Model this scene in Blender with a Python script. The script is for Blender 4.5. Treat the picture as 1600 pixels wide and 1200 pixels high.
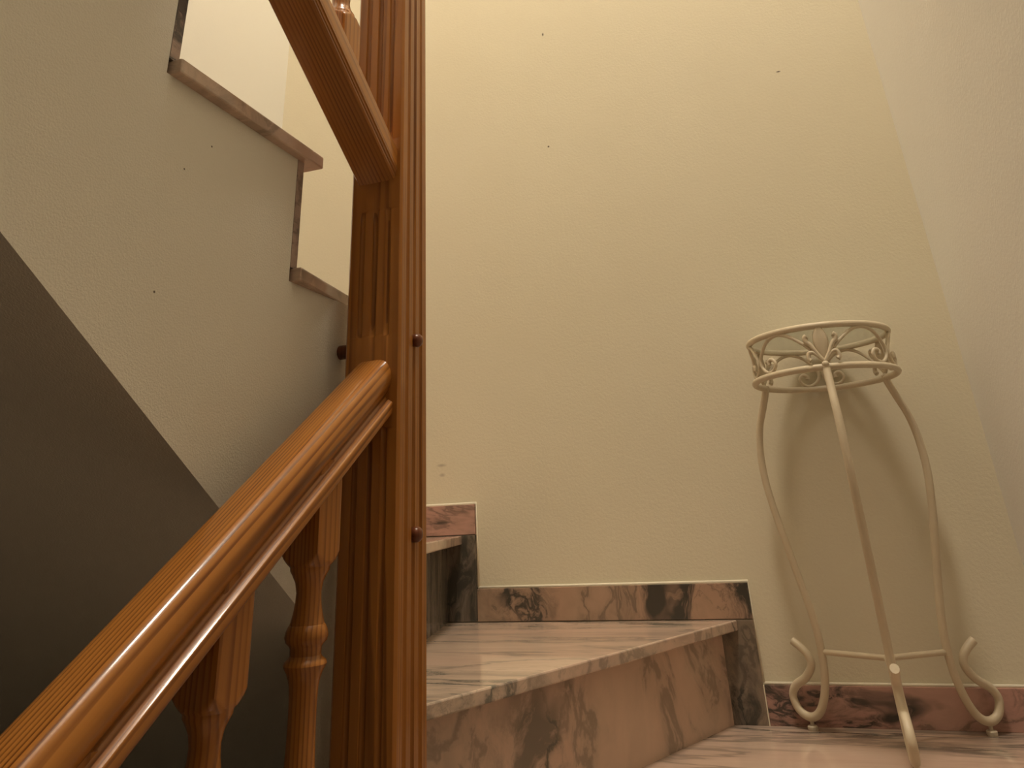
import bpy, math, random
from mathutils import Vector, Matrix
random.seed(7)
for o in list(bpy.data.objects): bpy.data.objects.remove(o, do_unlink=True)
scene = bpy.context.scene
col = scene.collection
# ------------------------------------------------------------------ camera
cam_data = bpy.data.cameras.new('camera'); cam = bpy.data.objects.new('camera', cam_data); col.objects.link(cam)
cam_data.sensor_fit = 'HORIZONTAL'; cam_data.sensor_width = 36.0
cam_data.lens = 1190.98 * 36.0 / 1600.0
cam_data.shift_x = (800 - 798.42) / 1600.0
cam_data.shift_y = (252.70 - 600) / 1600.0
cam_data.clip_start = 0.02
right = Vector((0.94144, 0.33367, -0.04850)); down = Vector((-0.18143, 0.38007, -0.90699)); fwd = Vector((-0.28421, 0.86267, 0.41836))
m = Matrix.Identity(4)
for i in range(3):
    m[i][0] = right[i]; m[i][1] = -down[i]; m[i][2] = -fwd[i]
m.translation = Vector((0.50681, -1.83607, 0.39149))
cam.matrix_world = m
scene.camera = cam
# ------------------------------------------------------------------ world, light, exposure
world = bpy.data.worlds.new('world'); scene.world = world; world.use_nodes = True
wb = world.node_tree.nodes['Background']; wb.inputs[0].default_value = (1.0, 0.86, 0.66, 1); wb.inputs[1].default_value = 0.02
LX, LY, LZ = 0.56, -1.25, 4.92
def area(name, loc, size, power, colour, rot=(0, 0, 0)):
    l = bpy.data.lights.new(name, 'AREA'); l.shape = 'DISK'; l.size = size; l.energy = power; l.color = colour
    o = bpy.data.objects.new(name, l); col.objects.link(o); o.location = loc; o.rotation_euler = rot
    return o
area('ceiling_lamp_light', (LX, LY, LZ), 0.60, 97, (1.0, 0.885, 0.745))
vs = scene.view_settings
vs.view_transform = 'Standard'; vs.look = 'None'; vs.gamma = 1.0; vs.use_curve_mapping = False; vs.exposure = 0.0

# ------------------------------------------------------------------ constants (metres; landing floor z = 0, far wall y = 0)
R = 0.175; G = 0.2546; SL = R / G; ANG = math.atan(SL)
XL, XR = -0.869, 0.866
XT = -0.064          # outer end of the upper treads
XP = -0.078          # plaster side of the upper flight
SK = 0.0651          # skirting height
NX0, NX1, NY0, NY1 = -0.0452, 0.0380, -0.923, -0.8398
NCX = (NX0 + NX1) / 2; NCY = (NY0 + NY1) / 2; NW = NX1 - NX0

# ------------------------------------------------------------------ helpers
def tag(o, label=None, cat=None, group=None, kind=None):
    if label: o['label'] = label
    if cat: o['category'] = cat
    if group: o['group'] = group
    if kind: o['kind'] = kind
    return o
def empty(name, loc=(0, 0, 0)):
    o = bpy.data.objects.new(name, None); col.objects.link(o); o.location = loc
    return o
def build(name, verts, faces, mat, parent=None, matrix=None, smooth=False, bevel=0, autosmooth=None):
    me = bpy.data.meshes.new(name); me.from_pydata([tuple(v) for v in verts], [], faces); me.update()
    import bmesh
    bm = bmesh.new(); bm.from_mesh(me)
    bmesh.ops.remove_doubles(bm, verts=bm.verts, dist=1e-6)
    bmesh.ops.recalc_face_normals(bm, faces=bm.faces)
    if bevel:
        es = [e for e in bm.edges if len(e.link_faces) == 2 and e.calc_face_angle(0) > 0.5]
        bmesh.ops.bevel(bm, geom=es, offset=bevel, segments=2, profile=0.5, affect='EDGES', clamp_overlap=True)
    if autosmooth is not None:
        for f in bm.faces: f.smooth = True
        for e in bm.edges:
            if len(e.link_faces) == 2 and e.calc_face_angle(0) > autosmooth: e.smooth = False
    elif smooth:
        for f in bm.faces: f.smooth = True
    bm.to_mesh(me); bm.free()
    me.materials.append(mat)
    o = bpy.data.objects.new(name, me); col.objects.link(o)
    if matrix is not None: o.matrix_world = matrix
    if parent:
        o.parent = parent; o.matrix_parent_inverse = Matrix.Translation(parent.location).inverted() if parent.type == 'EMPTY' else Matrix.Identity(4)
    return o
def box_vf(x0, x1, y0, y1, z0, z1):
    v = [(x0, y0, z0), (x1, y0, z0), (x1, y1, z0), (x0, y1, z0), (x0, y0, z1), (x1, y0, z1), (x1, y1, z1), (x0, y1, z1)]
    f = [(0, 3, 2, 1), (4, 5, 6, 7), (0, 1, 5, 4), (1, 2, 6, 5), (2, 3, 7, 6), (3, 0, 4, 7)]
    return v, f
def box(name, x0, x1, y0, y1, z0, z1, mat, parent=None, bevel=0):
    # origin at the piece's own corner so that object-space grain differs from piece to piece
    v, f = box_vf(0, x1 - x0, 0, y1 - y0, 0, z1 - z0)
    return build(name, v, f, mat, parent, Matrix.Translation((x0, y0, z0)), bevel=bevel)
def prism(name, poly, z0, z1, mat, parent=None, bevel=0):
    """poly in xy, extruded from z0 to z1"""
    cx = sum(p[0] for p in poly) / len(poly); cy = sum(p[1] for p in poly) / len(poly); n = len(poly)
    v = [(p[0] - cx, p[1] - cy, 0) for p in poly] + [(p[0] - cx, p[1] - cy, z1 - z0) for p in poly]
    f = [tuple(range(n))[::-1], tuple(range(n, 2 * n))] + [(i, (i + 1) % n, n + (i + 1) % n, n + i) for i in range(n)]
    return build(name, v, f, mat, parent, Matrix.Translation((cx, cy, z0)), bevel=bevel)
def prism_x(name, poly, x0, x1, mat, parent=None):
    """poly in yz, extruded along x"""
    n = len(poly)
    v = [(x0, p[0], p[1]) for p in poly] + [(x1, p[0], p[1]) for p in poly]
    f = [tuple(range(n)), tuple(range(n, 2 * n))[::-1]] + [(i, n + i, n + (i + 1) % n, (i + 1) % n) for i in range(n)]
    return build(name, v, f, mat, parent)
def catmull(pts, sub=6, closed=False):
    P = [Vector(p) for p in pts]; n = len(P); out = []
    rng = range(n) if closed else range(n - 1)
    for i in rng:
        if closed: a, b, c, d = P[i - 1], P[i], P[(i + 1) % n], P[(i + 2) % n]
        else: a, b, c, d = P[max(i - 1, 0)], P[i], P[i + 1], P[min(i + 2, n - 1)]
        for k in range(sub):
            t = k / sub
            out.append(0.5 * ((2 * b) + (c - a) * t + (2 * a - 5 * b + 4 * c - d) * t * t + (3 * b - a - 3 * c + d) * t ** 3))
    if not closed: out.append(P[-1])
    return out
def tube_vf(pts, rad, seg=10, closed=False):
    P = [Vector(p) for p in pts]; n = len(P)
    r = rad if callable(rad) else (lambda t: rad)
    T = []
    for i in range(n):
        a = P[(i - 1) % n] if (closed or i > 0) else P[i]; b = P[(i + 1) % n] if (closed or i < n - 1) else P[i]
        T.append((b - a).normalized())
    N = T[0].orthogonal().normalized(); V = []; F = []
    for i in range(n):
        if i: N = (N - T[i] * N.dot(T[i])).normalized()
        B = T[i].cross(N); rr = r(i / (n - 1))
        for k in range(seg):
            a = 2 * math.pi * k / seg
            V.append(P[i] + (N * math.cos(a) + B * math.sin(a)) * rr)
    for i in range(n - (0 if closed else 1)):
        j = (i + 1) % n
        # for closed planar loops the transported frame comes back to itself
        for k in range(seg):
            F.append((i * seg + k, i * seg + (k + 1) % seg, j * seg + (k + 1) % seg, j * seg + k))
    if not closed:
        F.append(tuple(range(seg))[::-1]); F.append(tuple((n - 1) * seg + k for k in range(seg)))
    return V, F
def join(*vfs):
    V = []; F = []
    for v, f in vfs:
        o = len(V); V += list(v); F += [tuple(i + o for i in q) for q in f]
    return V, F
def lathe_vf(prof, seg=24, centre=(0, 0, 0), axis='z'):
    V = []; F = []; c = Vector(centre)
    for (r, z) in prof:
        for k in range(seg):
            a = 2 * math.pi * k / seg
            p = (r * math.cos(a), r * math.sin(a), z) if axis == 'z' else (z, r * math.cos(a), r * math.sin(a))
            V.append(c + Vector(p))
    n = len(prof)
    for i in range(n - 1):
        for k in range(seg):
            F.append((i * seg + k, i * seg + (k + 1) % seg, (i + 1) * seg + (k + 1) % seg, (i + 1) * seg + k))
    F.append(tuple(range(seg))[::-1]); F.append(tuple((n - 1) * seg + k for k in range(seg)))
    return V, F

# ------------------------------------------------------------------ materials
class NT:
    def __init__(s, name):
        s.mat = bpy.data.materials.new(name); s.mat.use_nodes = True; s.t = s.mat.node_tree
        s.b = s.t.nodes['Principled BSDF']
    def n(s, typ, **kw):
        nd = s.t.nodes.new(typ)
        for k, v in kw.items():
            if hasattr(nd, k) and k not in nd.inputs: setattr(nd, k, v)
            else: nd.inputs[k].default_value = v
        return nd
    def l(s, a, b): s.t.links.new(a, b)
    def math(s, op, a, b=None, clamp=False):
        nd = s.t.nodes.new('ShaderNodeMath'); nd.operation = op; nd.use_clamp = clamp
        for i, x in enumerate((a, b)):
            if x is None: continue
            if isinstance(x, (int, float)): nd.inputs[i].default_value = x
            else: s.l(x, nd.inputs[i])
        return nd.outputs[0]
    def ramp(s, fac, stops):
        nd = s.t.nodes.new('ShaderNodeValToRGB'); e = nd.color_ramp.elements
        while len(e) < len(stops): e.new(0.5)
        for i, (p, c) in enumerate(stops):
            e[i].position = p; e[i].color = (*c, 1) if len(c) == 3 else c
        s.l(fac, nd.inputs[0]); return nd.outputs[0]
    def mix(s, fac, a, b):
        nd = s.t.nodes.new('ShaderNodeMix'); nd.data_type = 'RGBA'
        if isinstance(fac, (int, float)): nd.inputs[0].default_value = fac
        else: s.l(fac, nd.inputs[0])
        for i, x in ((6, a), (7, b)):
            if isinstance(x, tuple): nd.inputs[i].default_value = (*x, 1)
            else: s.l(x, nd.inputs[i])
        return nd.outputs[2]
    def coords(s, scale=(1, 1, 1), rnd=True, rot=(0, 0, 0)):
        tc = s.n('ShaderNodeTexCoord'); mp = s.n('ShaderNodeMapping')
        mp.inputs['Scale'].default_value = scale; mp.inputs['Rotation'].default_value = rot
        if rnd:
            oi = s.n('ShaderNodeObjectInfo'); add = s.t.nodes.new('ShaderNodeVectorMath'); add.operation = 'ADD'
            sc = s.t.nodes.new('ShaderNodeVectorMath'); sc.operation = 'SCALE'; sc.inputs[0].default_value = (13.1, 7.7, 5.3)
            s.l(oi.outputs['Random'], sc.inputs[3]); s.l(tc.outputs['Object'], mp.inputs[0])
            s.l(mp.outputs[0], add.inputs[0]); s.l(sc.outputs[0], add.inputs[1]); return add.outputs[0]
        s.l(tc.outputs['Object'], mp.inputs[0]); return mp.outputs[0]
    def noise(s, vec, scale, detail=4, rough=0.5, dist=0.0):
        nd = s.n('ShaderNodeTexNoise'); nd.inputs['Scale'].default_value = scale; nd.inputs['Detail'].default_value = detail
        nd.inputs['Roughness'].default_value = rough; nd.inputs['Distortion'].default_value = dist; s.l(vec, nd.inputs['Vector']); return nd.outputs['Fac']
    def bump(s, h, strength, dist=0.002):
        nd = s.n('ShaderNodeBump'); nd.inputs['Strength'].default_value = strength; nd.inputs['Distance'].default_value = dist
        s.l(h, nd.inputs['Height']); s.l(nd.outputs[0], s.b.inputs['Normal'])

def mat_plaster(name, colour, var, grain_scale, strength, dist, marks=(), rough=0.75):
    t = NT(name); v = t.coords(rnd=False)
    big = t.noise(v, 1.7, 3, 0.55)
    c = t.mix(t.ramp(big, [(0.3, (0, 0, 0)), (0.7, (1, 1, 1))]), colour, var)
    # small specks and scuffs on the paint: (x, y, z, radius_x, radius_z, colour)
    for (x, y, z, rx, rz, cc, st) in marks:
        tc = t.n('ShaderNodeTexCoord'); mp = t.n('ShaderNodeMapping'); mp.vector_type = 'POINT'
        mp.inputs['Location'].default_value = (-x / rx, -y / rx, -z / rz); mp.inputs['Scale'].default_value = (1 / rx, 1 / rx, 1 / rz)
        t.l(tc.outputs['Object'], mp.inputs[0]); ln = t.t.nodes.new('ShaderNodeVectorMath'); ln.operation = 'LENGTH'; t.l(mp.outputs[0], ln.inputs[0])
        f = t.math('MULTIPLY', t.math('SUBTRACT', 1.15, ln.outputs['Value'], True), st, True)
        c = t.mix(f, c, cc)
    t.l(c, t.b.inputs['Base Color']); t.b.inputs['Roughness'].default_value = rough
    h = t.math('ADD', t.noise(v, grain_scale, 3, 0.6), t.math('MULTIPLY', t.noise(v, 9, 2), 2.0))
    t.bump(h, strength, dist)
    return t.mat

DK = (0.10, 0.07, 0.045)
WALLC = (0.74, 0.67, 0.495); WALLV = (0.765, 0.70, 0.53)
M_back = mat_plaster('cream_wall_paint', WALLC, WALLV, 160, 0.35, 0.0012,
    [(0.0219, 0, 1.6732, 0.003, 0.006, DK, 1.2), (0.639, 0, 1.3903, 0.006, 0.0022, DK, 1.3), (0.0132, 0, 1.3059, 0.0028, 0.0028, DK, 2),
     (-0.3185, 0, 0.506, 0.014, 0.004, (0.40, 0.34, 0.25), 0.8), (-0.317, 0, 0.484, 0.009, 0.0045, (0.45, 0.38, 0.28), 0.8)])
M_side = mat_plaster('white_wall_paint', (0.86, 0.84, 0.79), (0.875, 0.855, 0.81), 150, 0.35, 0.0012)
M_left = mat_plaster('pale_wall_paint', (0.74, 0.715, 0.63), (0.755, 0.73, 0.645), 150, 0.3, 0.001)
M_ceil = mat_plaster('ceiling_paint', (0.75, 0.70, 0.60), (0.76, 0.71, 0.61), 150, 0.2, 0.001)
M_string = mat_plaster('rough_plaster', (0.84, 0.80, 0.675), (0.855, 0.815, 0.69), 420, 0.55, 0.0014,
    [(XP, -1.1846, 0.8012, 0.0013, 0.0013, DK, 2), (XP, -1.2225, 0.7567, 0.0012, 0.0012, DK, 2), (XP, -1.2392, 0.613, 0.0014, 0.0014, DK, 2)])
def mat_plain(name, c, rough, metallic=0.0, bumpy=0.0, coat=0.0):
    t = NT(name); v = t.coords(rnd=False); n = t.noise(v, 30, 3)
    t.l(t.mix(n, tuple(x * 0.93 for x in c), tuple(min(1, x * 1.05) for x in c)), t.b.inputs['Base Color'])
    t.b.inputs['Roughness'].default_value = rough; t.b.inputs['Metallic'].default_value = metallic; t.b.inputs['Coat Weight'].default_value = coat
    if bumpy: t.bump(t.noise(v, 90, 3), bumpy, 0.0015)
    return t.mat
M_caulk = mat_plain('caulk', (0.84, 0.77, 0.60), 0.7, bumpy=0.5)

def mat_marble(name, scale, pink, tan, vein, vein_lo, vein_hi, cloud, rough=0.12, warp=1.6, rot=(0, 0, 0), stretch=(1, 1, 1)):
    """cloudy pink stone crossed by dark green-grey veins that gather in patches"""
    t = NT(name); v = t.coords(scale=tuple(scale * q for q in stretch), rot=rot)
    big = t.noise(v, 0.55, 3, 0.5, 0.6)
    base = t.mix(t.ramp(big, [(0.35, (0, 0, 0)), (0.68, (1, 1, 1))]), pink, tan)
    fine = t.noise(v, 4.0, 6, 0.6, 0.8)
    base = t.mix(t.math('MULTIPLY', t.ramp(fine, [(0.35, (0, 0, 0)), (0.75, (1, 1, 1))]), 0.30), base, tuple(q * 0.62 for q in tan))
    # domain warp for the veins
    wn = t.n('ShaderNodeTexNoise'); wn.inputs['Scale'].default_value = 0.7; wn.inputs['Detail'].default_value = 4; t.l(v, wn.inputs['Vector'])
    sb = t.t.nodes.new('ShaderNodeVectorMath'); sb.operation = 'SUBTRACT'; sb.inputs[1].default_value = (0.5, 0.5, 0.5); t.l(wn.outputs['Color'], sb.inputs[0])
    sc = t.t.nodes.new('ShaderNodeVectorMath'); sc.operation = 'SCALE'; sc.inputs[3].default_value = warp; t.l(sb.outputs[0], sc.inputs[0])
    av = t.t.nodes.new('ShaderNodeVectorMath'); av.operation = 'ADD'; t.l(v, av.inputs[0]); t.l(sc.outputs[0], av.inputs[1]); v2 = av.outputs[0]
    w1 = t.noise(v2, 0.9, 7, 0.6, 0.3)
    line = t.ramp(t.math('ABSOLUTE', t.math('SUBTRACT', w1, 0.5)), [(0.0, (1, 1, 1)), (0.010, (0.9,) * 3), (0.022, (0.38,) * 3), (0.05, (0.10,) * 3), (0.09, (0, 0, 0))])
    w2 = t.noise(v2, 2.3, 6, 0.62, 0.5)
    hair = t.ramp(t.math('ABSOLUTE', t.math('SUBTRACT', w2, 0.5)), [(0.0, (0.8,) * 3), (0.010, (0.35,) * 3), (0.03, (0, 0, 0))])
    patch = t.ramp(t.noise(v2, 0.7, 4, 0.55, 0.5), [(vein_lo, (0, 0, 0)), (vein_hi, (1, 1, 1))])
    smoky = t.math('MULTIPLY', t.ramp(t.noise(v2, 1.6, 8, 0.66, 0.6), [(0.45, (0, 0, 0)), (0.56, (1, 1, 1))]), cloud)
    allv = t.math('MAXIMUM', t.math('MAXIMUM', line, t.math('MULTIPLY', hair, 0.6)), smoky)
    veinf = t.math('MAXIMUM', t.math('MULTIPLY', allv, patch), t.math('MULTIPLY', line, 0.55), True)
    c = t.mix(t.math('MULTIPLY', veinf, 0.94), base, vein)
    t.l(c, t.b.inputs['Base Color']); t.b.inputs['Roughness'].default_value = rough
    t.b.inputs['Specular IOR Level'].default_value = 0.5
    return t.mat
VEIN = (0.052, 0.052, 0.044)
M_riser = mat_marble('marble_riser', 4.2, (0.75, 0.52, 0.40), (0.73, 0.55, 0.41), (0.095, 0.10, 0.08), 0.51, 0.62, 0.8, rough=0.22, warp=1.3, rot=(0, 0.8, 0), stretch=(1, 1, 0.6))
M_skirt = mat_marble('marble_skirting', 7.5, (0.48, 0.31, 0.215), (0.42, 0.30, 0.205), VEIN, 0.42, 0.54, 1.0, rough=0.2, warp=1.8, rot=(0, 0.7, 0), stretch=(1, 1, 0.7))
M_dark = mat_marble('marble_grey', 8.0, (0.32, 0.245, 0.175), (0.25, 0.20, 0.15), (0.04, 0.042, 0.036), 0.38, 0.52, 0.9, rough=0.2, warp=1.4, rot=(0, 0.6, 0), stretch=(1, 1, 0.5))
M_grey = mat_marble('marble_grey_streaked', 8.0, (0.30, 0.25, 0.19), (0.23, 0.195, 0.15), (0.05, 0.05, 0.043), 0.36, 0.52, 0.8, rough=0.2, warp=0.3, stretch=(3, 3, 0.2))
M_pink = mat_marble('marble_rose', 6.5, (0.55, 0.30, 0.24), (0.56, 0.35, 0.275), (0.045, 0.045, 0.038), 0.41, 0.50, 1.0, rough=0.2, warp=1.3, rot=(0, 0.25, 0), stretch=(0.7, 1, 1.5))
M_tread = mat_marble('marble_tread', 5.0, (0.68, 0.475, 0.36), (0.68, 0.53, 0.40), (0.15, 0.14, 0.115), 0.46, 0.62, 0.7, rough=0.07, warp=0.6, stretch=(0.26, 1.25, 1))
M_edge = mat_marble('marble_edge', 12.0, (0.54, 0.39, 0.32), (0.47, 0.36, 0.29), (0.06, 0.06, 0.054), 0.44, 0.56, 0.9, rough=0.3, warp=1.3)
M_floor = mat_marble('marble_floor', 5.0, (0.62, 0.43, 0.33), (0.65, 0.49, 0.375), (0.10, 0.09, 0.072), 0.46, 0.58, 0.85, rough=0.07, warp=0.5, stretch=(0.28, 1.7, 1))

def mat_wood(name, light, dark, ring=60.0, rough=0.28, off=(0.05, 0.04), amount=0.62):
    t = NT(name)
    tc = t.n('ShaderNodeTexCoord'); oi = t.n('ShaderNodeObjectInfo')
    mp = t.n('ShaderNodeMapping'); mp.inputs['Scale'].default_value = (1, 1, 0.06); t.l(tc.outputs['Object'], mp.inputs[0])
    sc = t.t.nodes.new('ShaderNodeVectorMath'); sc.operation = 'SCALE'; sc.inputs[0].default_value = (0.6, 0.45, 3.0); t.l(oi.outputs['Random'], sc.inputs[3])
    ad = t.t.nodes.new('ShaderNodeVectorMath'); ad.operation = 'ADD'; t.l(mp.outputs[0], ad.inputs[0]); t.l(sc.outputs[0], ad.inputs[1])
    # growth rings around a pith line beside the piece
    sep = t.n('ShaderNodeSeparateXYZ'); t.l(mp.outputs[0], sep.inputs[0])
    wob = t.noise(ad.outputs[0], 9, 3, 0.5); wob2 = t.noise(ad.outputs[0], 26, 2, 0.5)
    px = t.math('ADD', sep.outputs[0], off[0]); py = t.math('ADD', sep.outputs[1], off[1])
    rr = t.math('SQRT', t.math('ADD', t.math('MULTIPLY', px, px), t.math('MULTIPLY', py, py)))
    rr = t.math('ADD', rr, t.math('ADD', t.math('MULTIPLY', wob, 0.030), t.math('MULTIPLY', wob2, 0.006)))
    ph = t.math('FRACT', t.math('MULTIPLY', rr, ring * 3.2))
    band = t.ramp(ph, [(0.0, (0.05,) * 3), (0.48, (0.25,) * 3), (0.78, (1.0,) * 3), (0.94, (0.9,) * 3), (1.0, (0.05,) * 3)])
    fmp = t.n('ShaderNodeMapping'); fmp.inputs['Scale'].default_value = (1, 1, 0.015); t.l(tc.outputs['Object'], fmp.inputs[0])
    fib = t.noise(fmp.outputs[0], 420, 3, 0.6)
    vary = t.ramp(t.noise(ad.outputs[0], 60, 2), [(0.3, (0.35,) * 3), (0.65, (1, 1, 1))])
    c = t.mix(t.math('MULTIPLY', t.math('MULTIPLY', band, vary), amount), light, dark)
    blot = t.noise(ad.outputs[0], 6, 2)
    c = t.mix(t.math('MULTIPLY', t.ramp(blot, [(0.4, (0, 0, 0)), (0.7, (1, 1, 1))]), 0.25), c, dark)
    c = t.mix(t.math('MULTIPLY', fib, 0.22), c, dark)
    t.l(c, t.b.inputs['Base Color']); t.b.inputs['Roughness'].default_value = rough
    t.b.inputs['Specular IOR Level'].default_value = 0.2
    t.b.inputs['Coat Weight'].default_value = 0.35; t.b.inputs['Coat Roughness'].default_value = 0.07
    t.bump(fib, 0.12, 0.0006)
    return t.mat
WL = (0.50, 0.20, 0.038); WD = (0.105, 0.027, 0.004)
M_wood = mat_wood('stained_pine', WL, WD)
M_rail = mat_wood('stained_pine_rail', WL, WD, ring=66, off=(0.055, 0.012), amount=0.95)
M_newel = mat_wood('stained_pine_newel', WL, WD, ring=66, off=(0.012, -0.075), amount=0.7)
M_cap = mat_wood('dark_wood_plug', (0.17, 0.05, 0.018), (0.08, 0.02, 0.008), rough=0.3)
M_iron = mat_plain('cream_painted_iron', (0.70, 0.60, 0.43), 0.42, bumpy=0.25)
M_rubber = mat_plain('pale_plastic', (0.66, 0.58, 0.44), 0.5)
def mat_glass():
    t = NT('frosted_green_glass'); v = t.coords(rnd=False)
    t.l(t.mix(t.noise(v, 25, 3), (0.66, 0.70, 0.58), (0.72, 0.76, 0.64)), t.b.inputs['Base Color'])
    t.b.inputs['Alpha'].default_value = 0.42; t.b.inputs['Roughness'].default_value = 0.2; t.b.inputs['IOR'].default_value = 1.45
    return t.mat
M_glass = mat_glass()

# ------------------------------------------------------------------ the setting
ZB, ZC = -1.75, 5.1
YF = -3.6
def wall(name, *a):
    x0, x1, y0, y1, z0, z1, mat = a
    v, f = box_vf(x0, x1, y0, y1, z0, z1)
    return tag(build(name, v, f, mat), kind='structure')
wb_ = wall('wall_back', XL - 0.1, XR + 0.1, 0, 0.1, ZB, ZC, M_back); tag(wb_, 'cream painted wall behind the winder steps and the plant stand', 'wall')
wr_ = wall('wall_right', XR, XR + 0.1, YF, 0, ZB, ZC, M_side); tag(wr_, 'off-white painted wall beside the plant stand', 'wall')
wl_ = wall('wall_left', XL - 0.1, XL, YF, 0, ZB, ZC, M_left); tag(wl_, 'pale painted wall beyond the upper flight of steps', 'wall')
tag(wall('wall_front', XL - 0.1, XR + 0.1, YF - 0.1, YF, 1.88, ZC, M_left), 'unseen pale painted wall of the upper storey, left open below so light escapes', 'wall')  # unseen wall, cut off below the slab so the lower stairwell stays dark
tag(wall('ceiling', XL - 0.1, XR + 0.1, YF - 0.1, 0.1, ZC, ZC + 0.1, M_ceil), 'off-white ceiling above the stairwell', 'ceiling')
tag(wall('floor', XL, XR, YF, -0.87, ZB - 0.05, ZB, M_floor), 'marble floor at the foot of the lower flight', 'floor')
tag(wall('floor_upper_light_block', XL, XR, YF, -2.45, 1.88, 2.07, M_ceil), 'unseen floor slab of the storey above, added to block lamp light', 'floor')  # unseen slab, added to keep lamp light off the lower stairwell
land = prism('floor_landing', [(-0.09, -0.905), (XR, -0.905), (XR, 0), (-0.09, 0)], -0.02, 0.0, M_floor, bevel=0.002)
tag(land, 'polished pink marble landing floor under the plant stand', 'floor', kind='structure')

# skirting along the far wall: slabs of stone stepping up with the stairs
TH = 0.010
base = empty('baseboard_back', (0.3, 0, 0)); tag(base, 'pink and grey marble skirting stepping up along the cream wall', 'baseboard', kind='structure')
X1R = 0.3625; X2R = -0.231; X1L = 0.297; X2L = -0.304
def slab(x0, x1, z0, z1, mat, th=TH): return box('skirting_slab', x0, x1, -th, 0.0, z0, z1, mat, base, bevel=0.0008)
g = 0.0012
slab(X1R + 0.001 + g, XR, 0.0, SK, M_pink)
slab(X1L - 0.03, X1R, 0.0, R, M_dark)
slab(X2R + g, X1R, R + g, R + SK, M_skirt)
slab(X2L - 0.03, X2R, R + g, 2 * R, M_dark, TH + 0.0006)
slab(XL, X2R, 2 * R + g, 2 * R + SK, M_pink)
def bead(name, pts):
    V, F = tube_vf(pts, 0.0034, 6)
    return build(name, V, F, M_caulk, base, smooth=True)
y_ = -0.0035
bead('caulk_line', [(XL, y_, 2 * R + SK + 0.002), (X2R + 0.002, y_, 2 * R + SK + 0.002), (X2R + 0.003, y_, R + SK + 0.003)])
bead('caulk_line', [(X2R + 0.002, y_, R + SK + 0.002), (X1R + 0.001, y_, R + SK + 0.002), (X1R + 0.0015, y_, SK + 0.002)])
bead('caulk_line', [(X1R, y_, SK + 0.002), (XR, y_, SK + 0.002)])
# light joint between the floor skirting and the upright slab
build('joint', *box_vf(X1R, X1R + 0.001 + g, -TH - 0.0005, 0, 0, SK), M_caulk, base)

# ------------------------------------------------------------------ the staircase
stairs = empty('staircase', (-0.4, -0.9, 0)); tag(stairs, 'marble stairs winding up around the wooden newel post beside the cream wall', 'staircase')
TT = 0.019   # tread thickness
def tread(poly, ztop, mat=M_tread): return prism('tread', poly, ztop - TT, ztop, mat, stairs, bevel=0.0025)
def riser(p, q, z0, z1, th=0.018, mat=M_riser):
    """upright slab whose visible face runs from p to q (in plan), thickness behind it (to the left walking p->q)"""
    p = Vector(p); q = Vector(q); dv = (q - p); L = dv.length; dv /= L; ang = math.atan2(dv.y, dv.x)
    v, f = box_vf(0, L, 0, th, 0, z1 - z0)
    mw = Matrix.Translation((p.x, p.y, z0)) @ Matrix.Rotation(ang, 4, 'Z')
    return build('riser', v, f, mat, stairs, mw)
# winder 1
tread([(0.3315, -0.0105), (-0.022, -0.815), (-0.09, -0.835), (-0.320, -0.0105)], R)
riser((0.2975, -0.010), (-0.060, -0.825), 0, R - TT, th=-0.018)
# winder 2
tread([(-0.2645, -0.0105), (-0.062, -0.835), (-0.10, -0.87), (XL + 0.001, -0.24), (XL + 0.001, -0.0105)], 2 * R)
riser((-0.302, -0.0105), (-0.098, -0.84), R, 2 * R - TT, th=-0.018, mat=M_grey)
# winder 3 and 4 turn into the straight flight
tread([(XL + 0.001, -0.205), (-0.10, -0.83), (-0.10, -0.88), (XL + 0.001, -0.82)], 3 * R)
riser((XL + 0.020, -0.248), (-0.10, -0.865), 2 * R, 3 * R - TT, th=-0.018)
def yn(k): return -0.971 - G * (k - 5)     # nosing of straight tread k
for k in range(4, 11):
    y1 = yn(k) if k > 4 else -0.77
    tread([(XL + 0.001, y1), (XT, y1) if k > 4 else (XT - 0.03, y1), (XT, -1.0095) if k == 4 else (XT, -1.264 - G * (k - 5)), (XL + 0.001, -1.0095 - G * (k - 4))], k * R)
    if k > 4: riser((XL + 0.001, -1.0 - G * (k - 5)), (XP + 0.0008, -1.0 - G * (k - 5)), (k - 1) * R, k * R - TT, th=-0.014, mat=M_edge)
    else: riser((XL + 0.001, -0.80), (XP - 0.02, -0.80), 3 * R, 4 * R - TT, th=-0.018)
# plastered body of the upper flight with a stepped top and a sloping soffit
def zs(y): return 0.318 - SL * (y + 0.9703) + 0.0
def stringer_vf():
    cols = []                     # (y, top before, top after) along the flight
    ys = [-0.80, -0.815] + [-1.0 - G * j - 0.0142 for j in range(6)] + [-2.45]
    V = []; F = []
    for i in range(len(ys) - 1):
        ya, yb, zt = ys[i], ys[i + 1], (3 + i) * R - TT
        o = len(V)
        for x in (XL + 0.0005, XP): V += [(x, ya, zs(ya)), (x, yb, zs(yb)), (x, yb, zt), (x, ya, zt)]
        F += [(o, o + 1, o + 2, o + 3), (o + 4, o + 7, o + 6, o + 5), (o, o + 4, o + 5, o + 1), (o + 3, o + 2, o + 6, o + 7)]
        if i == 0: F.append((o, o + 3, o + 7, o + 4))
        else:
            zp = (2 + i) * R - TT; q = len(V)
            V += [(XL + 0.0005, ya, zp), (XP, ya, zp)]; F.append((q, o + 3, o + 7, q + 1))
        if i == len(ys) - 2: F.append((o + 1, o + 5, o + 6, o + 2))
    return V, F
build('plaster_stringer', *stringer_vf(), M_string, stairs)
ya, yb = -0.80, -0.012
v = []
for x in (XL + 0.0005, XP): v += [(x, ya, zs(ya)), (x, yb, zs(yb)), (x, yb, zs(yb) + 0.10), (x, ya, zs(ya) + 0.10)]
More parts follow.
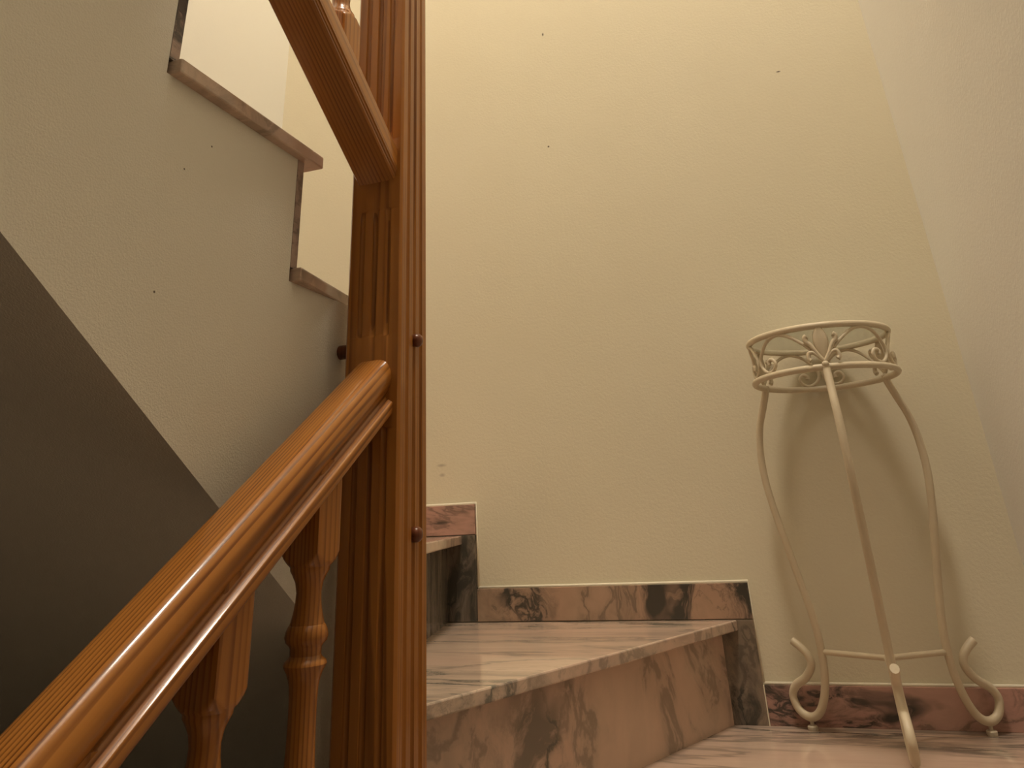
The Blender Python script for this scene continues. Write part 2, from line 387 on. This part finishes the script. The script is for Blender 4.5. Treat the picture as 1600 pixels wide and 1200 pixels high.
build('winder_soffit', v, [(0, 1, 2, 3), (4, 7, 6, 5), (0, 4, 5, 1), (3, 2, 6, 7), (0, 3, 7, 4), (1, 5, 6, 2)], M_string, stairs)
# plastered wall under the winders, closing the stairwell below
build('plaster_apron', *box_vf(-0.0788, -0.0725, -0.925, -0.80, -0.6, 0.50), M_string, stairs)
build('plaster_apron', *box_vf(-0.0775, -0.0725, -0.80, -0.012, ZB, -0.022), M_string, stairs)
# lower flight, going down towards the viewer
for k in range(1, 9):
    yk = -0.905 - G * (k - 1)
    riser((-0.085, yk + 0.035), (XR - 0.001, yk + 0.035), -k * R, -(k - 1) * R - TT - 0.001, th=0.018)
    tread([(-0.09, yk - G), (XR - 0.001, yk - G), (XR - 0.001, yk + 0.034), (-0.09, yk + 0.034)], -k * R)

# ------------------------------------------------------------------ the balustrade
bal = empty('stair_balustrade', (NCX, NCY, -0.30)); tag(bal, 'orange-brown varnished pine newel post with handrail and turned balusters', 'balustrade')
def newel_mesh():
    h = NW / 2; gw = 0.0046; gd = 0.0046; ch = 0.0035
    offs = [-0.0205, 0.0, 0.0205]
    xs = {-h + ch, h - ch}
    for o in offs:
        for q in (-1, -0.75, -0.4, 0, 0.4, 0.75, 1): xs.add(o + q * gw)
    xs = sorted(xs)
    zb, zt = -0.30, 1.80
    # stretches with flutes on the front (rail) face; the side faces are fluted all the way
    runs = [(-0.26, 0.500), (0.615, 0.800), (0.905, 1.52)]
    zset = {zb, zt}
    for a, b in runs:
        for q in (0, 0.002, 0.005, 0.009, 0.014, 0.02):
            zset.add(a + q); zset.add(b - q)
    z = -0.25
    while z < 1.8: zset.add(round(z, 4)); z += 0.10
    zsd = sorted(zset)
    def depth(o, z, full):
        if full: amp = 1 if -0.26 < z < 1.52 else 0
        else:
            amp = 0
            for a, b in runs:
                if a <= z <= b:
                    e = min(z - a, b - z); amp = min(1, math.sqrt(max(0, e / 0.02)))
        best = 0
        for c in offs:
            if abs(o - c) < gw: best = gd * math.sqrt(max(0, 1 - ((o - c) / gw) ** 2))
        return best * amp
    V = []; ring = None
    for z in zsd:
        row = []
        for side in range(4):
            for x in xs:
                dpt = depth(x, z, side in (1, 3)); a = x; b = -h + dpt
                row.append([(a, b), (-b, a), (-a, -b), (b, -a)][side])
        ring = len(row); V += [(p[0], p[1], z) for p in row]
    F = []
    for i in range(len(zsd) - 1):
        for k in range(ring): F.append((i * ring + k, i * ring + (k + 1) % ring, (i + 1) * ring + (k + 1) % ring, (i + 1) * ring + k))
    F.append(tuple(range(ring))[::-1]); F.append(tuple((len(zsd) - 1) * ring + k for k in range(ring)))
    return V, F
nv, nf = newel_mesh()
newel = build('newel_post', nv, nf, M_newel, bal, Matrix.Translation((NCX, NCY, 0)), autosmooth=0.7)
V, F = lathe_vf([(0.03, 0), (0.034, 0.008), (0.022, 0.014), (0.034, 0.03), (0.040, 0.05), (0.034, 0.075), (0.012, 0.09)], 24)
cap = build('newel_cap', V, F, M_wood, bal, Matrix.Translation((NCX, NCY, 1.80)), smooth=True)
for z in (0.615, 0.3733):
    V, F = lathe_vf([(0.0092, -0.004), (0.0092, 0.0025), (0.0085, 0.005), (0.0065, 0.0074), (0.0035, 0.0088), (0.0006, 0.0092)], 16, axis='x')
    build('screw_cap', V, F, M_cap, bal, Matrix.Translation((NX1, -0.8745, z)), smooth=True)
    V, F = lathe_vf([(0.010, 0), (0.010, NX0 - XP + 0.002)], 16, axis='x')
    build('spacer', V, F, M_cap, bal, Matrix.Translation((XP - 0.001, -0.880, z - 0.005)), autosmooth=0.7)

def rail(name, prof, y0, z0, y1, sign, mat):
    """prof: (x, n) with n perpendicular to the rail; runs from (y0, z0) to y1 with slope sign"""
    L = (y0 - y1) / math.cos(ANG)
    dirv = Vector((0, -math.cos(ANG), -math.sin(ANG) if sign > 0 else math.sin(ANG)))   # away from the newel
    nrm = Vector((0, -math.sin(ANG), math.cos(ANG))) if sign > 0 else Vector((0, math.sin(ANG), math.cos(ANG)))
    xax = nrm.cross(dirv)
    mw = Matrix.Identity(4)
    for i in range(3): mw[i][0] = xax[i]; mw[i][1] = nrm[i]; mw[i][2] = dirv[i]
    mw.translation = Vector((NCX, y0, z0)) - dirv * 0.05
    n = len(prof); ns = 8; V = []; F = []
    for s in range(ns + 1):
        for (x, q) in prof: V.append((x * xax.x, q, (L + 0.05) * s / ns))
    for s in range(ns):
        for k in range(n): F.append((s * n + k, s * n + (k + 1) % n, (s + 1) * n + (k + 1) % n, (s + 1) * n + k))
    F.append(tuple(range(n))[::-1]); F.append(tuple(ns * n + k for k in range(n)))
    return build(name, V, F, mat, bal, mw, autosmooth=0.9 if len(prof) > 40 else 0.3)
c_ = math.cos(ANG)
half = [(0.0, 0.0), (0.011, -0.0002), (0.0172, -0.0012), (0.0230, -0.0046), (0.0275, -0.0108), (0.0297, -0.018), (0.0290, -0.025), (0.0262, -0.031),
        (0.0228, -0.0355), (0.0212, -0.0385), (0.0220, -0.0405), (0.0255, -0.0428), (0.0300, -0.0450), (0.0318, -0.0470), (0.0318, -0.0555), (0.0295, -0.0585), (0.020, -0.060)]
fine = []
pp = [Vector((a, b, 0)) for a, b in half]
sm = catmull(pp, 3)
half = [(p.x, p.y) for p in sm]
prof_hand = half + [(-x, q) for x, q in reversed(half) if x > 1e-6]
hb = [(0.0, 0.0), (0.029, 0.0), (0.0325, -0.002), (0.0330, -0.004), (0.0330, -0.0300), (0.0312, -0.0310), (0.0312, -0.0350), (0.0300, -0.0358), (0.0300, -0.0395), (0.0280, -0.0415), (0.0, -0.0415)]
prof_bot = hb + [(-x, q) for x, q in reversed(hb) if x > 1e-6]
ZH = 0.5845
rail('handrail', prof_hand, NY0, ZH, -2.75, 1, M_rail)                       # lower flight handrail
ZBR = 0.8925
rail('bottom_rail', prof_bot, NY0, ZBR, -2.75, -1, M_wood)                   # upper flight bottom rail
rail('bottom_rail', prof_bot, NY0, ZH - 0.80, -2.75, 1, M_wood)
rail('handrail', prof_hand, NY0, ZBR + 0.78, -2.75, -1, M_wood)

bprof = [(0.3505, 0.0208), (0.347, 0.0204), (0.343, 0.0180), (0.336, 0.0145), (0.3265, 0.0128), (0.317, 0.0134), (0.309, 0.0148), (0.301, 0.0168), (0.2975, 0.0178),
         (0.2968, 0.0188), (0.292, 0.0212), (0.287, 0.0221), (0.2825, 0.0208), (0.2795, 0.0175), (0.2770, 0.0160), (0.2705, 0.0157), (0.2680, 0.0175), (0.2655, 0.0208), (0.2625, 0.0219), (0.2595, 0.0205),
         (0.2560, 0.0182), (0.2500, 0.0160), (0.2440, 0.0146), (0.2320, 0.0138), (0.2185, 0.0137), (0.1980, 0.0140), (0.1775, 0.0147), (0.12, 0.0172), (0.07, 0.0195), (0.035, 0.0205), (0.012, 0.0185), (-0.005, 0.014),
         (-0.012, 0.0135), (-0.018, 0.0175), (-0.026, 0.0195), (-0.034, 0.0175), (-0.040, 0.015), (-0.046, 0.0185), (-0.055, 0.0208)]
def baluster_vf(z_shift, ztop, zbot):
    """square block up to ztop, turned shaft, square block down to zbot; the profile is given for the first baluster"""
    hw = 0.0225; seg = 64; V = []; F = []
    rows = []
    zt0 = bprof[0][0] + z_shift; zb0 = bprof[-1][0] + z_shift
    rows.append((ztop, None)); rows.append((zt0 + 0.016, None))
    for q in range(1, 9):
        a = q / 8 * math.pi / 2
        rows.append((zt0 + 0.016 * math.cos(a), 0.0208 + (0.0330 - 0.0208) * math.cos(a) ** 0.8))
    rows += [(z + z_shift, r) for z, r in bprof]
    for q in range(7, -1, -1):
        a = q / 8 * math.pi / 2
        rows.append((zb0 - 0.016 * math.cos(a), 0.0208 + (0.0330 - 0.0208) * math.cos(a) ** 0.8))
    rows.append((zbot, None))
    for z, r in rows:
        for k in range(seg):
            a = 2 * math.pi * k / seg
            sq = hw / max(abs(math.cos(a)), abs(math.sin(a)))
            sq = min(sq, hw * 1.36)
            q = sq if r is None else min(sq, r)
            V.append((q * math.cos(a), q * math.sin(a), z))
    for i in range(len(rows) - 1):
        for k in range(seg): F.append((i * seg + k, i * seg + (k + 1) % seg, (i + 1) * seg + (k + 1) % seg, (i + 1) * seg + k))
    F.append(tuple(range(seg))); F.append(tuple((len(rows) - 1) * seg + k for k in range(seg))[::-1])
    return V, F
SP = 0.1435; YB0 = -1.043
# lower flight: top block dies into the handrail
V, F = baluster_vf(0, 0.455, -0.285)
first = None
for i in range(11):
    y = YB0 - SP * i; dz = -SL * SP * i
    if first is None:
        first = build('baluster', V, F, M_wood, bal, Matrix.Translation((NCX, y, dz)), autosmooth=0.6)
    else:
        o = first.copy(); col.objects.link(o); o.parent = bal; o.matrix_parent_inverse = first.matrix_parent_inverse.copy(); o.matrix_basis = Matrix.Translation((NCX, y, dz))
# upper flight: the same turning upside down standing on the bottom rail
zr0 = ZBR + SL * (NY0 - YB0)          # rail top below the first upper baluster
prof_save = bprof
bprof = [(1.056 + 0.3505 - z, r) for z, r in prof_save][::-1]
V, F = baluster_vf(0, zr0 + 0.76, zr0 - 0.03)
first = None
for i in range(11):
    y = YB0 - SP * i; dz = SL * SP * i
    if first is None:
        first = build('baluster', V, F, M_wood, bal, Matrix.Translation((NCX, y, dz)), autosmooth=0.6)
    else:
        o = first.copy(); col.objects.link(o); o.parent = bal; o.matrix_parent_inverse = first.matrix_parent_inverse.copy(); o.matrix_basis = Matrix.Translation((NCX, y, dz))

# ------------------------------------------------------------------ the plant stand
BC = Vector((0.590, -0.118)); TC = Vector((0.586, -0.145)); ZL = 0.606; ZU = 0.6836; RR = 0.1350
def cen(z):
    t = max(0.0, min(1.0, z / ZL)); return BC.lerp(TC, t)
TY = -0.026
stand = empty('plant_stand', (BC.x, BC.y, 0)); tag(stand, 'cream wrought iron plant stand with a glass top and scrolled legs', 'plant stand')
def ring(name, z, r, tr, ty):
    pts = [(TC.x + r * math.cos(a), TC.y + r * math.sin(a), z + ty * r * math.sin(a)) for a in [2 * math.pi * k / 72 for k in range(72)]]
    V, F = tube_vf(pts, tr * 1.12, 12, closed=True)
    return build(name, V, F, M_iron, stand, smooth=True)
ring('lower_ring', ZL, RR, 0.0055, TY)
ring('upper_ring', ZU, RR - 0.001, 0.0055, -0.018)
gp = [(0.0, 0), (RR - 0.006, 0), (RR - 0.005, 0.001), (RR - 0.005, 0.004), (RR - 0.006, 0.005), (0, 0.005)]
V, F = lathe_vf([(0.001, 0.0)] + gp[1:5] + [(0.001, 0.005)], 64)
build('glass_top', V, F, M_glass, stand, Matrix.Translation((TC.x, TC.y, ZU - 0.004)) @ Matrix.Rotation(-0.018, 4, 'X'), autosmooth=0.6)
LEG = [(0.1355, 0.612), (0.1375, 0.600), (0.1500, 0.570), (0.1665, 0.532), (0.1755, 0.485), (0.1765, 0.430), (0.168, 0.370), (0.154, 0.305), (0.140, 0.243), (0.128, 0.185), (0.1235, 0.140),
       (0.1255, 0.096), (0.134, 0.060), (0.150, 0.031), (0.171, 0.0205), (0.192, 0.029), (0.201, 0.050), (0.191, 0.068), (0.166, 0.084), (0.1505, 0.104), (0.153, 0.120), (0.167, 0.133), (0.181, 0.142)]
angs = [math.radians(a) for a in (150, 30, 270)]
for a in angs:
    u = Vector((math.cos(a), math.sin(a)))
    pts = []
    for r, z in LEG:
        c = cen(z); zz = z + (TY * math.sin(a) * RR * max(0, (z - 0.4) / 0.2) if z > 0.4 else 0); pts.append((c.x + u.x * r, c.y + u.y * r, zz))
    P = catmull(pts, 6)
    V, F = tube_vf(P, 0.0073, 12)
    leg = build('leg', V, F, M_iron, stand, smooth=False, autosmooth=0.9)
    c = cen(0.0); fx, fy = c.x + u.x * 0.171, c.y + u.y * 0.171
    V, F = lathe_vf([(0.0085, 0.0), (0.0090, 0.0015), (0.0090, 0.0062), (0.0078, 0.0075), (0.0035, 0.0078), (0.0035, 0.016)], 18, (fx, fy, 0))
    f = build('foot', V, F, M_rubber, stand, autosmooth=0.6)
# three-armed stretcher
zc = 0.128; c0 = cen(zc); V = []; F = []
vfs = []
for a in angs:
    vfs.append(tube_vf([(c0.x, c0.y, zc), (c0.x + math.cos(a) * 0.1245, c0.y + math.sin(a) * 0.1245, zc)], 0.0048, 10))
V, F = join(*vfs)
build('stretcher', V, F, M_iron, stand, autosmooth=0.9)
# ornament between the two rings, drawn on the cylinder: (angle in degrees from the leg, height 0..1)
HH = ZU - ZL
def cyl(a0, da, h, rr=RR - 0.001):
    a = a0 + math.radians(da); return (TC.x + rr * math.cos(a), TC.y + rr * math.sin(a), ZL + HH * h + rr * math.sin(a) * (TY * (1 - h) - 0.018 * h))
S = [(8, 0.42), (14, 0.60), (24, 0.83), (35, 0.93), (46, 0.84), (54, 0.62), (58.0, 0.42), (56.5, 0.22), (50, 0.09), (43.5, 0.12), (40.5, 0.26), (43.5, 0.38), (47.5, 0.35), (47.5, 0.26)]
for a0 in angs:
    for s in (-1, 1):
        P = catmull([cyl(a0, s * d, h) for d, h in S], 5)
        V, F = tube_vf(P, lambda t: 0.0033 * (1.0 if t < 0.8 else 1.0 + 0.35 * (t - 0.8) / 0.2), 8)
        build('scroll', V, F, M_iron, stand, smooth=True)
    # leaf ornament at the head of each leg
    Vp = []; Fp = []; nn = 10; ms = 10
    for i in range(nn + 1):
        t = i / nn; h = 0.16 + t * 0.86; w = 5.8 * math.sin(math.pi * min(1, t * 0.94 + 0.06) ** 1.25) ** 0.8 if 0 < t < 1 else 0.15
        for k in range(ms):
            b = 2 * math.pi * k / ms
            Vp.append(cyl(a0, w * math.cos(b), h, RR + 0.0015 + 0.0030 * math.sin(b) * (0.4 + 0.6 * math.sin(math.pi * t))))
    for i in range(nn):
        for k in range(ms): Fp.append((i * ms + k, i * ms + (k + 1) % ms, (i + 1) * ms + (k + 1) % ms, (i + 1) * ms + k))
    Fp.append(tuple(range(ms))); Fp.append(tuple(nn * ms + k for k in range(ms)))
    leaf = build('leaf_ornament', Vp, Fp, M_iron, stand, smooth=True)
    for s in (-1, 1):
        for path, r0 in (([(0, 0.12), (3.6, 0.28), (6.4, 0.44), (8.6, 0.56), (10.6, 0.62), (11.2, 0.72), (9.6, 0.76)], 0.0043), ([(0, 0.10), (3.6, 0.24), (7.2, 0.35), (10.4, 0.34), (11.2, 0.22), (9.8, 0.16)], 0.0040)):
            P = catmull([cyl(a0, s * d, h, RR + 0.003) for d, h in path], 5)
            V, F = tube_vf(P, lambda t, r0=r0: r0 * (0.75 + 0.45 * t), 8)
            build('curl', V, F, M_iron, leaf, smooth=True)
    p = cyl(a0, 0, 0.06, RR + 0.004)
    V, F = lathe_vf([(0.001, -0.006), (0.0045, -0.005), (0.0064, -0.002), (0.0066, 0.001), (0.005, 0.004), (0.001, 0.0055)], 14, p)
    build('bolt_head', V, F, M_iron, leaf, smooth=True)

# ------------------------------------------------------------------ ceiling lamp over the stairwell (above the frame)
lamp = empty('ceiling_lamp', (LX, LY, ZC)); tag(lamp, 'round opal ceiling lamp above the stairs', 'lamp')
V, F = lathe_vf([(0.30, 0.0), (0.30, -0.03), (0.29, -0.04)], 40, (LX, LY, ZC))
build('lamp_base', V, F, M_caulk, lamp, autosmooth=0.6)
tl = NT('opal_lamp_glass'); tl.b.inputs['Base Color'].default_value = (0.9, 0.85, 0.75, 1); tl.b.inputs['Emission Color'].default_value = (1, 0.84, 0.6, 1); tl.b.inputs['Emission Strength'].default_value = 4.0
V, F = lathe_vf([(0.29, -0.04), (0.285, -0.07), (0.25, -0.10), (0.18, -0.12), (0.02, -0.128)], 40, (LX, LY, ZC))
build('lamp_shade', V, F, tl.mat, lamp, smooth=True)
